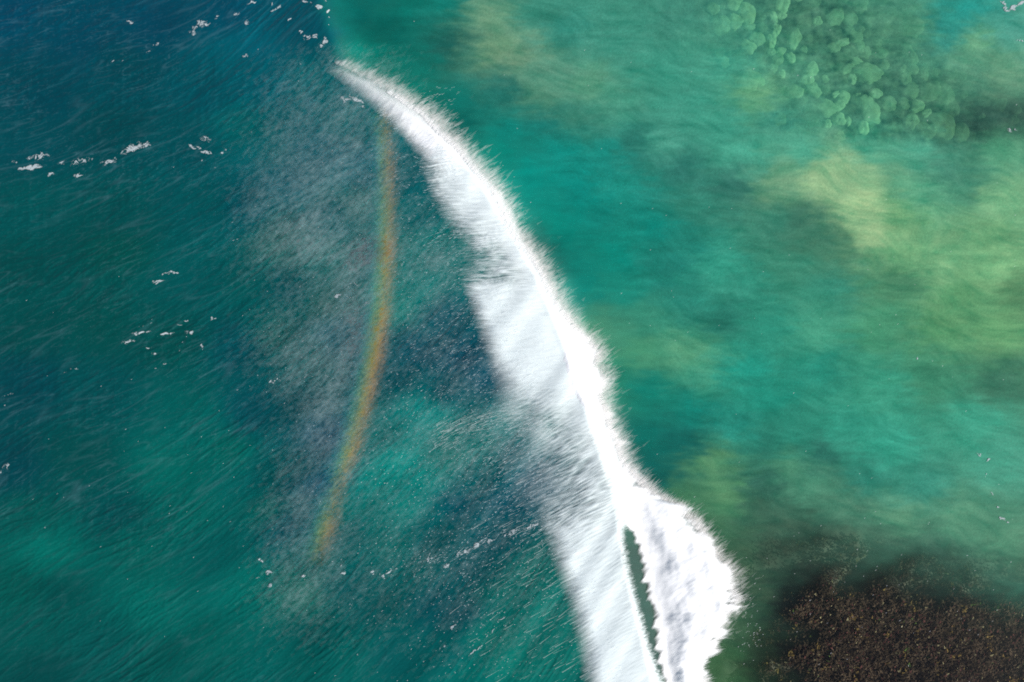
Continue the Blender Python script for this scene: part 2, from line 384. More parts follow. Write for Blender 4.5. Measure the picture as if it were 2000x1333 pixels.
for i, (a, b, c) in enumerate(((0.72, 0.97, 0.93), (0.94, 0.97, 0.97), (0, 0, 0))[0:1] * 1):
    pass
tint[..., 0] = 0.62 + 0.33 * reef; tint[..., 1] = 0.95; tint[..., 2] = 0.88 + 0.07 * reef
back = (1 - shel) * sst(480, 620, Uc)
col = col * (1 - (1 - shel[..., None]) * np.array([0.5, 0.13, 0.10])) * (1 + shel[..., None] * np.array([-0.08, 0.02, 0.03]))
col = col * (1 + lag[..., None] * 0.16 * pn(Uc / 3.3, Vc / 3.3, 720)[..., None] + (1 - shel[..., None]) * 0.10 * pn(Uc / 4.2, Vc / 3.4, 721)[..., None]) * (1 - back[..., None] * np.array([0.75, 0.12, 0.14]))
col = np.clip(col * k[..., None], 0.0005, 0.9)
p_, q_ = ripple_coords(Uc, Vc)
glint_foam = 0  # pale ripple lines painted in as sky glints, with some thin foam streaks
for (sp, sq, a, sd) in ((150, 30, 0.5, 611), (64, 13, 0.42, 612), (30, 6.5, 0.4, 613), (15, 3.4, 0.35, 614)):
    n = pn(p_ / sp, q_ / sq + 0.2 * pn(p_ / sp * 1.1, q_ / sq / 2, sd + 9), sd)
    glint_foam = glint_foam + a * sst(0.80, 1.0, 1 - np.abs(n) * 1.0) ** 2 * sst(0.0, 0.7, pn(p_ / sp * 1.4 + 7, q_ / sq * 0.5, sd + 5) + 0.15)
glint_foam = glint_foam * (1 - shel) * (0.55 + 0.9 * sst(-0.4, 0.6, pn(Uc / 190, Vc / 130, 620))) * (1 - 0.6 * sst(620, 1000, Uc)) * (0.5 + 0.5 * (1 - sst(900, 1200, Vc)))
glint_foam = np.clip(glint_foam * 0.23, 0, 0.6)[..., None]
col = col * (1 - glint_foam) + np.array([0.16, 0.30, 0.36]) * glint_foam
rip = (1 - shel) * 0.8 + shel * 0.02
rough = (1 - shel) * 0.2 + shel * 0.1 + 0.45 * np.exp(-((d - 35) / 55) ** 2) * sst(100, 250, Vc)
X, Y = world_xy(U, V, Zw)
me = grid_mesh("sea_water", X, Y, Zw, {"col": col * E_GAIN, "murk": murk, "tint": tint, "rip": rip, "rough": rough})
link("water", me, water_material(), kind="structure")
del X, Y, me, st, op, k

# ------------------------------------------------------------------ the seabed under the shallows
def bed_height(u, v):
    z = -3.2 + 0.5 * fbm(u / 200, v / 160, 81, 3)
    z = z + 2.3 * reef_mask(u, v) + 0.25 * reef_mask(u, v) * fbm(u / 18, v / 18, 83, 4)
    z = z - 3.5 * (1 - sst(-300, 0, u - ridge_u(v)))
    return z
us2 = np.concatenate([[-200000, -40000, -8000, -2000], np.arange(-400, 2401, 5), [4000, 10000, 40000, 200000]]).astype(np.float32)
vs2 = np.concatenate([[-200000, -40000, -8000, -2000], np.arange(-400, 1701, 5), [3500, 10000, 40000, 200000]]).astype(np.float32)
U2, V2 = np.meshgrid(us2, vs2)
Zb = bed_height(np.clip(U2, -400, 2400), np.clip(V2, -400, 1700))
X2, Y2 = world_xy(U2, V2, Zb)
rf = reef_mask(U2, V2); n1 = fbm(U2 / 30, V2 / 30, 91, 4); cb = cobble_mask(np.clip(U2, -400, 2400), V2)
sand = np.array([0.42, 0.40, 0.28]); weedc = np.array([0.05, 0.06, 0.045]); dark = np.array([0.045, 0.032, 0.025])
w1 = np.clip(0.35 + 0.7 * n1 + 0.8 * cb, 0, 1)[..., None]
bc = sand * (1 - w1) + weedc * w1
bc = bc * (1 - rf[..., None]) + dark * (1 + 0.8 * n1[..., None]) * rf[..., None]
me = grid_mesh("seabed", X2, Y2, Zb, {"col": np.clip(bc, 0.004, 0.8)})
bed_mat = plain_attr_material("seabed", 0.0)
link("seabed", me, bed_mat, kind="structure")

# boulders on the bottom, seen through the shallow water
def boulder_mesh(seed):
    n, mlat = 24, 14
    th = np.linspace(0, 2 * np.pi, n, endpoint=False); ph = np.linspace(0.0, np.pi, mlat)
    T, Pp = np.meshgrid(th, ph)
    x = np.sin(Pp) * np.cos(T); y = np.sin(Pp) * np.sin(T); z = np.cos(Pp)
    r = 1 + 0.42 * fbm(x * 1.1 + 3 * seed, y * 1.1 + z * 0.8, seed, 3) + 0.12 * fbm(x * 2.6, y * 2.6 + z * 2, seed + 5, 2)
    co = np.stack([x * r, y * r, z * r * 0.5], -1).reshape(-1, 3)
    idx = np.arange(mlat * n).reshape(mlat, n); nx = np.roll(idx, -1, 1)
    f = np.stack([idx[:-1], idx[1:], nx[1:], nx[:-1]], -1).reshape(-1, 4)
    g = 0.5 + 0.5 * fbm(x * 2, y * 2 + z, seed + 9, 3).reshape(-1, 1)
    c = (np.array([0.10, 0.14, 0.07]) * (1 - g) + np.array([0.5, 0.52, 0.28]) * g) * (1.9, 0.3, 1.3, 1.6, 0.5, 2.2, 0.8)[(seed - 1) % 7]
    return poly_mesh("boulder", co, f, {"col": c}, True)
bm_mat = plain_attr_material("algae_rock", 0.0)
bmeshes = [boulder_mesh(s) for s in range(1, 8)]
pale = bmeshes[6]
first = None
spots = []
tries = 0
while len(spots) < 170 and tries < 9000:
    tries += 1
    v = RNG.uniform(-40, 275); u = RNG.uniform(1280, 2080)
    if cobble_mask(np.array([u], np.float32), np.array([v], np.float32))[0] < RNG.uniform(0.12, 1.0): continue
    s = RNG.uniform(7, 15) if RNG.random() < 0.6 else RNG.uniform(14, 28)
    if any((u - a) ** 2 + (v - b) ** 2 < ((s + c) * 0.68) ** 2 for a, b, c in spots): continue
    if (u - 1782) ** 2 + (v - 55) ** 2 < 45 ** 2 or (u - 1910) ** 2 + (v - 78) ** 2 < 50 ** 2: continue
    spots.append((u, v, s))
for i, (u, v, s) in enumerate(spots):
    z = float(bed_height(np.array([u], np.float32), np.array([v], np.float32))[0]) + 0.1
    x, y = world_xy(u, v, z)
    mesh = bmeshes[i % 6]
    if first is None:
        first = link("boulder", mesh, bm_mat)
        o = first
    else:
        o = first.copy(); o.data = mesh
        if not mesh.materials: mesh.materials.append(bm_mat)
        COL.objects.link(o)
    k = s * PX
    o.location = (x, y, z); o.rotation_euler = (0, 0, RNG.uniform(0, 6.28)); o.scale = (k * RNG.uniform(0.8, 1.5), k * RNG.uniform(0.7, 1.2), k * 0.9)
    dk = (i % 6) in (1, 4)
    o["label"] = ("dark weed-covered boulder in the gaps between paler ones under shallow green water" if dk else
                  "large pale green boulder blurred by shallow green water among many like it" if s > 14 else
                  "small pale green stone lying among larger boulders under shallow green water")
    o["category"] = "boulder"; o["group"] = "boulders under the shallow green water"
def special(u, v, k, lab, seed, zoff):
    me = boulder_mesh(seed); c = me.attributes["col"]
    arr = np.ones((len(c.data), 4), np.float32); arr[:, :3] = (0.85, 0.85, 0.45); c.data.foreach_set("color", arr.ravel())
    z = float(bed_height(np.array([u], np.float32), np.array([v], np.float32))[0]) + zoff
    x, y = world_xy(u, v, z)
    o = link("boulder", me, bm_mat, label=lab, category="boulder", group="boulders under the shallow green water")
    o.location = (x, y, z); o.scale = (k[0] * PX, k[1] * PX, k[2] * PX)
special(1782, 55, (24, 20, 18), "brightest yellowish boulder seen under the green water, paler than all around it", 31, 0.4)
special(1910, 78, (34, 15, 16), "pale long ragged boulder lying apart in clear teal water", 37, 0.4)

# reef with seaweed
def seaweed():
    n = 90000
    u = RNG.uniform(1440, 2260, n).astype(np.float32); v = RNG.uniform(1050, 1560, n).astype(np.float32)
    k = RNG.random(n) < reef_mask(u, v) * 0.95 + 0.02
    u, v = u[k], v[k]; n = len(u)
    z = bed_height(u, v) + RNG.uniform(0.02, 0.35, n).astype(np.float32)
    x, y = world_xy(u, v, z)
    clump = fbm(u / 26, v / 30, 101, 3); yel = sst(0.25, 0.7, fbm(u / 24, v / 30, 103, 3)); red = sst(-0.1, 0.6, fbm(u / 40, v / 30, 105, 3)); grn = sst(0.35, 0.8, fbm(u / 35, v / 30, 107, 3))
    base = np.array([0.052, 0.038, 0.023])[None] * (1 + 1.0 * clump[:, None])
    r = RNG.random(n)
    c = base * RNG.uniform(0.3, 1.6, (n, 1))
    pick = (r < 0.75 * yel); c[pick] = np.array([0.20, 0.14, 0.045]) * RNG.uniform(0.4, 1.2, (pick.sum(), 1))
    pick = (r > 0.66 + 0.16 * (1 - red)) & (r < 0.86); c[pick] = np.array([0.10, 0.042, 0.034]) * RNG.uniform(0.3, 1.3, (pick.sum(), 1))
    pick = (r > 0.98); c[pick] = np.array([0.26, 0.23, 0.12]) * RNG.uniform(0.5, 1.2, (pick.sum(), 1))
    pick = (r < 0.4 * grn); c[pick] = np.array([0.08, 0.13, 0.03]) * RNG.uniform(0.4, 1.2, (pick.sum(), 1))
    ang = RNG.normal(1.3, 0.8, n); L = RNG.uniform(2.5, 8, n) * PX; W = RNG.uniform(1.0, 3.0, n) * PX
    dx, dy = np.cos(ang), np.sin(ang)
    co = np.empty((n, 3, 3), np.float32)
    co[:, 0] = np.stack([x - dy * W, y + dx * W, z], -1); co[:, 1] = np.stack([x + dy * W, y - dx * W, z - 0.03], -1)
    co[:, 2] = np.stack([x + dx * L, y + dy * L, z + RNG.uniform(-0.02, 0.12, n)], -1)
    me = poly_mesh("seaweed", co.reshape(-1, 3), np.arange(3 * n).reshape(-1, 3), {"col": np.repeat(np.clip(c, 0.003, 0.8), 3, 0)})
    link("seaweed", me, plain_attr_material("seaweed", 0.2), kind="stuff", label="dark brown and olive seaweed covering the reef under clear water", category="seaweed")
seaweed()

# ------------------------------------------------------------------ the breaking wave's foam
wave = bpy.data.objects.new("breaking_wave", None)
COL.objects.link(wave)
wave["label"] = "long white breaking wave with foam and flying spray running diagonally across the sea"
wave["category"] = "wave"

def fibres(u, v, deg, ln, wd, seed):
    p, q = rot(u, v, deg)
    q = q + 6 * pn(p / 90, q / 60, seed + 3)
    return 0.6 * pn(p / ln, q / wd, seed) + 0.4 * pn(p / (ln * 0.45), q / (wd * 0.45), seed + 1)

def veil_alpha(u, v):
    vj = v + 4 * pn(u / 60, v / 14, 201)
    L = tab(vj, VEIL, 1); R = tab(vj, VEIL, 2); a0 = tab(vj, VEIL, 3); a1 = tab(vj, VEIL, 4); soft = tab(vj, VEIL, 5)
    f_up = fibres(u, v, 28, 34, 3.2, 211); f_fl = fibres(u, v, 4, 40, 3.0, 215)
    k = sst(560, 1000, v); f = f_up * k + f_fl * (1 - k)
    t = np.clip((u - L) / np.maximum(R - L, 1), 0, 1)
    a = a0 + (a1 - a0) * t ** 1.2
    thin = 1 - np.abs(2 * a - 1)
    edge = sst(-soft * 1.7, soft * 1.5, u - L + 11 * f)
    a = a * edge
    a = a + (0.7 * thin + 0.05) * f * edge
    big = fbm(u / 60, v / 40, 219, 3)
    a = a + 0.35 * thin * big * edge
    # right limit: fades just over the ridge; below 970 the dark hollow opens
    fr = fibres(u, v, 18, 12, 3.0, 221)
    gap = sst(960, 1060, v)
    off = (1 - gap) * 18
    a = a * (1 - sst(-14, 5, u - R - off + 9 * fr * gap))
    return np.clip(a, 0, 0.985)

ug, vg = np.meshgrid(np.arange(780, 1460, 1.7, dtype=np.float32), np.arange(235, 1560, 1.7, dtype=np.float32))
A = veil_alpha(ug, vg)
zz = height(ug, vg, False) + 0.14 + 0.12 * A + 0.015 * fibres(ug, vg, 12, 60, 9, 225) * A + 0.05 * fbm(ug / 90, vg / 70, 227, 2) * A
xx, yy = world_xy(ug, vg, zz)
veil_mat = foam_material("foam_veil", (0.80, 0.87, 0.86))
link("foam_veil", grid_mesh("foam_veil", xx, yy, zz, {"alpha": A}, A > 0.03), veil_mat, wave, label="pale grey-white veil of foam trailing behind the crest")

def roll_alpha(u, v):
    vj = v + 5 * pn(u / 40, v / 12, 301)
    L = tab(vj, ROLL, 1); R = tab(vj, ROLL, 2)
    hi = fibres(u, v, 24, 18, 2.6, 311); lo = fibres(u, v, 38, 26, 5, 315)
    up = fibres(u, v, 52, 24, 3.6, 313)
    kmid = np.exp(-((v - 1000) / 50.0) ** 2)
    f = hi * (1 - kmid) + up * kmid
    lump = fbm(v / 40, u / 70, 317, 3)
    grow = 0.45 + 0.55 * sst(560, 1000, v)
    er = R + grow * (25 * lump * (0.6 + 0.4 * sst(600, 700, v)) + 13 * f + 12 * sst(620, 680, v) * pn(v / 13, u / 45, 341)) - 1
    gap = sst(950, 1020, v)
    scallop = 9 * pn(v / 15 + u * 0.05, v * 0, 319) * gap
    el = L - 4 + scallop + 4 * lo
    softR = 14 + 8 * (1 - sst(300, 700, v)) ; softL = 8 + 18 * (1 - gap)
    a = sst(softR, -softR, u - er) if False else 1 - sst(-softR, softR, u - er)
    a = a * sst(-softL, softL, u - el)
    a = a * sst(118, 165, v + 12 * f) * (0.55 + 0.45 * sst(150, 300, v))
    return np.clip(a, 0, 1), L, R, lump

ug, vg = np.meshgrid(np.arange(630, 1560, 1.7, dtype=np.float32), np.arange(115, 1600, 1.7, dtype=np.float32))
A, L, R, lump = roll_alpha(ug, vg)
t = np.clip((ug - L) / np.maximum(R - L, 1), -0.3, 1.3)
body = sst(-0.15, 0.55, t) * (1 - sst(0.75, 1.2, t))
big = sst(900, 1060, vg)
hh = 0.06 + 0.25 * sst(600, 720, vg) * (1 - sst(780, 860, vg)) + 0.9 * big
lumps = 0.20 * fbm(ug / 60, vg / 55, 331, 2) + 0.03 * fibres(ug, vg, 30, 26, 9, 335)
h0 = height(ug, vg, True); h1 = 0.25 * big + 0.12 * fbm(ug / 50, vg / 60, 340, 3)
zz = 0.16 * np.logaddexp(h0 / 0.16, h1 / 0.16) + 0.12 + body * hh * (0.8 + lumps * 1.2) 
xx, yy = world_xy(ug, vg, zz)
roll_mat = foam_material("white_water", (0.93, 0.93, 0.93))
link("white_water", grid_mesh("white_water", xx, yy, zz, {"alpha": A}, A > 0.03), roll_mat, wave, label="thick bright white roll of broken water at the front")

# ------------------------------------------------------------------ droplets and strands
def strand_mesh(name, u, v, z, deg, ln, wd, colr, rise=0.0):
    """thin slivers of thrown water: u, v, z of the root, heading, length and width in photo pixels"""
    n = len(u)
    a = np.radians(deg)
    du, dv = np.cos(a) * ln, -np.sin(a) * ln
    x0, y0 = world_xy(u, v, z); z1 = z + rise
    x1, y1 = world_xy(u + du, v + dv, z1)
    px_, py_ = -np.sin(a) * wd * PX * -1, np.cos(a) * wd * PX
    px_ = np.sin(a) * wd * PX * -1
    co = np.empty((n, 3, 3), np.float32)
    xm, ym, zm = x0, y0, z
    co[:, 0] = np.stack([xm - px_ * 0.5, ym - py_ * 0.5, zm], -1)
    co[:, 1] = np.stack([xm + px_ * 0.5, ym + py_ * 0.5, zm + 0.004], -1)
    co[:, 2] = np.stack([x1, y1, z1 + 0 * x1], -1)
    c = np.broadcast_to(colr, (n, 3))
    return poly_mesh(name, co.reshape(-1, 3), np.arange(3 * n).reshape(-1, 3), {"col": np.repeat(c, 3, 0)})

drop_mat = plain_attr_material("water_droplets", 0.3, 0.27)
fringe_mat = plain_attr_material("fringe_drops", 0.3, 0.3)
thread_mat = plain_attr_material("foam_threads", 0.3, 0.2)
haze_mat = plain_attr_material("fine_spray", 0.3, 0.07)
bow_mat = plain_attr_material("rainbow_droplets", 0.3, 0.022)
mist_mat = plain_attr_material("mist_droplets", 0.3, 0.019)

def sample(density, box, n):
    u = RNG.uniform(box[0], box[2], n).astype(np.float32); v = RNG.uniform(box[1], box[3], n).astype(np.float32)
    k = RNG.random(n) < density(u, v)
    return u[k], v[k]

def n_(m, s=1.0): return RNG.normal(0, s, m).astype(np.float32)

# feathered fringe thrown forward off the roll
def fringe():
    n = 15000
    v = RNG.uniform(180, 1560, n).astype(np.float32)
    R = tab(v, ROLL, 2)
    lump = fbm(v / 46, R / 60, 317, 4)
    grow = 0.45 + 0.55 * sst(560, 1000, v)
    clus = 0.5 + 0.9 * pn(v / 5.0, v * 0, 351)
    er = R + grow * 15 * lump
    base = np.abs(n_(n, 1.0)) * (3 + 8 * grow * clus)
    u = er - 12 + base
    deg = np.interp(v, [120, 300, 450, 640, 700, 800, 880, 960, 1010, 1050, 1120, 1250, 1333, 1560], [35, 40, 38, 28, 16, 10, 35, 50, 58, 45, 28, 14, 22, 20]) + n_(n, 7)
    ln = RNG.uniform(5, 20, n) * (0.4 + 0.7 * grow); wd = RNG.uniform(0.7, 1.8, n)
    z = height(u, v, False) + RNG.uniform(0.05, 0.3, n).astype(np.float32)
    link("fringe_spray", strand_mesh("fringe_spray", u, v, z, deg, ln, wd, np.array([0.88, 0.87, 0.86])), fringe_mat, wave, kind="stuff")
fringe()

def crest_haze():
    # fine drops drifting ahead of and over the thin upper crest
    n = 10000
    v = (RNG.beta(1.1, 1.5, n) * 1130 + 120).astype(np.float32)
    R = tab(v, ROLL, 2); w = np.interp(v, [120, 200, 400, 700, 1250], [16, 17, 13, 11, 12])
    u = R + np.abs(n_(n, 1.0)) * w * 1.2 - 8 * RNG.random(n) - 2
    u = u - sst(200, 120, v) * 0
    z = height(u, v, False) + RNG.uniform(0.1, 0.5, n).astype(np.float32)
    k = RNG.random(n) < 0.75
    u, v, z = u[k], v[k], z[k]; n = len(u)
    link("crest_spray", strand_mesh("crest_spray", u, v, z, 35 + n_(n, 10), RNG.uniform(8, 22, n), RNG.uniform(3, 6, n), np.array([0.84, 0.81, 0.78])), haze_mat, wave, kind="stuff")
crest_haze()

# streaks of water falling back behind the crest
def backfall():
    def dens(u, v):
        L = tab(v, VEIL, 1); dd = L - u
        base = np.exp(-(np.clip(dd, 0, None) / np.interp(v, [250, 500, 800, 1000, 1100, 1400], [55, 45, 70, 80, 30, 28])) ** 1.4)
        f = fibres(u, v, 30, 40, 8, 371)
        wisp = np.exp(-((v - (215 + (u - 740) * 0.85)) / 13.0) ** 2) * (u > 735) * (u < 900) * 0.9
        line = np.exp(-((v - (1092 - (u - 860) * 0.34)) / 15.0) ** 2) * sst(800, 900, u) * (u < 1120) * 1.0
        line2 = np.exp(-((v - (560 - (930 - u) * 0.05)) / 20.0) ** 2) * 0
        # speckled patches on the back of the wave
        sp = 0.5 * np.exp(-(((u - 880) / 70) ** 2 + ((v - 470) / 60) ** 2)) + 0.5 * np.exp(-(((u - 960) / 60) ** 2 + ((v - 905) / 60) ** 2)) + 0.30 * np.exp(-(((u - 890) / 90) ** 2 + ((v - 690) / 100) ** 2)) + 0.4 * np.exp(-(((u - 1020) / 60) ** 2 + ((v - 900) / 80) ** 2))
        return np.clip((0.40 * base + wisp + 0.6 * line + 0.5 * sp) * (0.16 + 1.1 * f), 0, 1) * (u < L + 60)
    u, v = sample(dens, (640, 170, 1230, 1420), 180000)
    n = len(u)
    deg = np.interp(v, [200, 330, 520, 800, 1000, 1300], [22, 8, 24, 30, 26, 24]) + n_(n, 7)
    z = height(u, v, False) + RNG.uniform(0.16, 0.5, n).astype(np.float32)
    link("falling_spray", strand_mesh("falling_spray", u, v, z, deg, RNG.uniform(3, 9, n), RNG.uniform(0.6, 1.3, n), np.array([0.78, 0.82, 0.84])), drop_mat, wave, kind="stuff")
backfall()

def foam_threads():
    uu, vv, dg, ll = [], [], [], []
    n = 240
    v = RNG.uniform(1030, 1500, n); L = tab(v, VEIL, 1)
    uu.append(L + 10 - np.abs(RNG.normal(0, 95, n))); vv.append(v); dg.append(31 + RNG.normal(0, 4, n)); ll.append(RNG.uniform(12, 55, n))
    n = 260
    u = RNG.uniform(840, 1090, n); v = 800 + (np.abs(u - 1000) / 9.0) ** 1.2 + np.abs(RNG.normal(0, 26, n))
    uu.append(u); vv.append(v); dg.append(np.interp(u, [840, 1000, 1090], [30, 8, -22]) + RNG.normal(0, 5, n)); ll.append(RNG.uniform(8, 34, n))
    n = 240
    v = RNG.uniform(880, 1060, n); L = tab(v, VEIL, 1)
    uu.append(L + RNG.normal(10, 60, n)); vv.append(v); dg.append(26 + RNG.normal(0, 6, n)); ll.append(RNG.uniform(6, 26, n))
    n = 150
    u = RNG.uniform(735, 860, n); v = 205 + (u - 740) * 0.85 + RNG.normal(0, 9, n)
    uu.append(u); vv.append(v); dg.append(30 + RNG.normal(0, 8, n)); ll.append(RNG.uniform(6, 24, n))
    u, v, dg, ll = [np.concatenate(q).astype(np.float32) for q in (uu, vv, dg, ll)]
    n = len(u)
    z = height(u, v, False) + 0.16
    link("foam_threads", strand_mesh("foam_threads", u, v, z, dg, ll, RNG.uniform(0.8, 2.0, n), np.array([0.80, 0.82, 0.80])), thread_mat, wave, kind="stuff")
foam_threads()

# ------------------------------------------------------------------ drifting mist behind the wave
MIST = [(545, 455, 45, 45, .34), (600, 470, 50, 40, .2), (650, 490, 60, 55, .42), (700, 540, 50, 45, .32), (620, 250, 60, 80, .22), (690, 320, 60, 70, .26), (580, 340, 60, 80, .20), (640, 400, 70, 60, .22),
        (600, 690, 55, 60, .30), (660, 720, 45, 70, .42), (690, 620, 35, 60, .3), (650, 790, 40, 60, .35), (550, 690, 40, 50, .15), (640, 860, 35, 60, .24), (600, 950, 45, 60, .2), (580, 1030, 40, 60, .2),
        (570, 1160, 40, 50, .22), (620, 1110, 45, 60, .18), (780, 480, 60, 80, .14), (850, 520, 60, 60, .22), (800, 620, 60, 60, .12), (780, 890, 70, 60, .14), (860, 850, 60, 60, .12), (900, 960, 90, 90, .12), (860, 1130, 120, 90, .10),
        (960, 850, 60, 60, .16), (900, 700, 90, 90, .14), (720, 170, 40, 30, .3), (640, 150, 50, 40, .16), (1020, 1200, 80, 120, .08), (700, 1080, 90, 70, .1), (740, 300, 40, 90, .14)]
def mist_density(u, v):
    s = 0
    for a, b, c, e, k in MIST:
        s = s + 0.27 * k * np.exp(-(((u - a) / c) ** 2 + ((v - b) / e) ** 2) * 0.5)
    p, q = rot(u, v, 38)
    s = s * (1 + 1.1 * fbm(p / 110, q / 45, 401, 4))
    return np.clip(s, 0, 1)
def mist():
    u, v = sample(lambda a, b: mist_density(a, b), (430, 90, 1160, 1330), 1050000)
    n = len(u)
    z = height(u, v, False) + RNG.uniform(0.3, 2.2, n).astype(np.float32)
    br = RNG.uniform(0.6, 1.0, (n, 1))
    link("spray_mist", strand_mesh("spray_mist", u, v, z, RNG.uniform(15, 60, n), RNG.uniform(9, 20, n), RNG.uniform(4, 9, n), np.array([0.52, 0.68, 0.68]) * br), mist_mat, None, kind="stuff",
         label="fine grey spray mist drifting over the dark water behind the wave", category="mist")
mist()

# ------------------------------------------------------------------ rainbow in the mist
BOW = [(215, 748), (300, 757), (400, 759), (500, 757), (600, 748), (700, 733), (800, 710), (880, 688), (940, 667), (1000, 648), (1060, 632), (1110, 618), (1180, 600)]
def rainbow():
    n = 115000
    v = RNG.uniform(212, 1160, n).astype(np.float32)
    c = tab(v, BOW, 1)
    t = RNG.uniform(-1.5, 1.1, n).astype(np.float32)        # -1.5 blue side, +1 red side
    hw = np.interp(v, [200, 500, 900, 1100], [21, 24, 27, 30])
    u = c - 5 + t * hw + n_(n, 5)
    k1 = np.interp(v, [212, 260, 330, 430, 480, 560, 590, 620, 700, 800, 850, 885, 915, 950, 1000, 1040, 1060, 1110], [0, .3, .42, .5, .85, .7, .6, 1, .95, .75, .7, 1, .6, .35, .4, .85, .5, 0.0])
    prof = np.interp(t, [-1.5, -1.1, -0.7, -0.3, 0.1, 0.5, 0.8, 1.1], [0.0, .25, .5, .8, .95, .7, .3, 0])
    keep = RNG.random(n) < k1 * prof * 0.62 * (1 + 0.3 * pn(u / 14, v / 14, 421))
    u, v, t = u[keep], v[keep], t[keep]; n = len(u)
    T = [-1.5, -1.1, -0.75, -0.35, 0.0, 0.35, 0.75, 1.1]
    cr = np.interp(t, T, [.20, .14, .18, .45, .72, .76, .50, .4]); cg = np.interp(t, T, [.34, .52, .64, .62, .54, .38, .28, .3]); cb_ = np.interp(t, T, [.60, .58, .48, .20, .12, .12, .16, .2])
    c3 = np.stack([cr, cg, cb_], -1) * RNG.uniform(0.55, 1.0, (n, 1))
    z = height(u, v, False) + RNG.uniform(0.5, 2.4, n).astype(np.float32)
    me = strand_mesh("rainbow", u, v, z, RNG.uniform(20, 70, n), RNG.uniform(6, 13, n), RNG.uniform(3.0, 6.5, n), c3)
    link("rainbow", me, bow_mat, None, label="narrow curved rainbow of orange yellow and green glowing in the spray behind the wave", category="rainbow")
rainbow()

# ------------------------------------------------------------------ loose patches of foam on the surface
fleck_mat = foam_material("surface_foam", (0.44, 0.49, 0.50))
def foam_patch(flecks, label, group, deg=14, seed=0, strength=1.0, cell=4.0):
    us_ = [f[0] for f in flecks]; m = max(f[2] for f in flecks) * 0.8 + 12; m2 = max(f[3] for f in flecks) * 0.8 + 10
    u0, u1 = min(us_) - m, max(us_) + m; v0, v1 = min(f[1] for f in flecks) - m2, max(f[1] for f in flecks) + m2
    uu, vv = np.meshgrid(np.arange(u0, u1, 0.9, dtype=np.float32), np.arange(v0, v1, 0.9, dtype=np.float32))
    p, q = rot(uu, vv, deg)
    p = p + 5 * pn(uu / 9, vv / 8, 500 + seed); q = q + 3.5 * pn(uu / 8, vv / 7, 530 + seed)
    lace = 1 - np.abs(pn(p / (cell * 2.6), q / (cell * 1.5), 560 + seed)) * 2.3
    fine = fbm(p / (cell * 1.3), q / (cell * 0.8), 590 + seed, 3)
    A = np.zeros_like(uu)
    for a, b, w, h, k in flecks:
        e = math.radians(deg)
        du, dv = uu - a + 6 * pn(uu / 11, vv / 9, 620 + seed), vv - b + 4 * pn(uu / 10, vv / 8, 650 + seed)
        x = (du * math.cos(e) - dv * math.sin(e)) / (w * 0.38); y = (du * math.sin(e) + dv * math.cos(e)) / (h * 0.37)
        g = np.exp(-(x * x + y * y) * 0.9)
        A = np.maximum(A, sst(0.62, 1.25, np.minimum(g * k, 0.62 + 0.2 * sst(0.9, 1.1, k)) * 1.2 + 0.62 * lace * (g > 0.1) * g ** 0.4 + 0.50 * fine * g ** 0.3))
    A = A * strength
    z = height(uu, vv) + 0.035
    x, y = world_xy(uu, vv, z)
    keep = A > 0.04
    if not keep.any(): return
    link("foam_patch", grid_mesh("foam_patch", x, y, z, {"alpha": np.clip(A, 0, 0.95)}, keep), fleck_mat, None, label=label, category="foam patch", group=group)
GL = "foam patches on the dark open water"; GR = "foam flecks on the shallow green water"; GC = "foam flecks on the back of the wave"
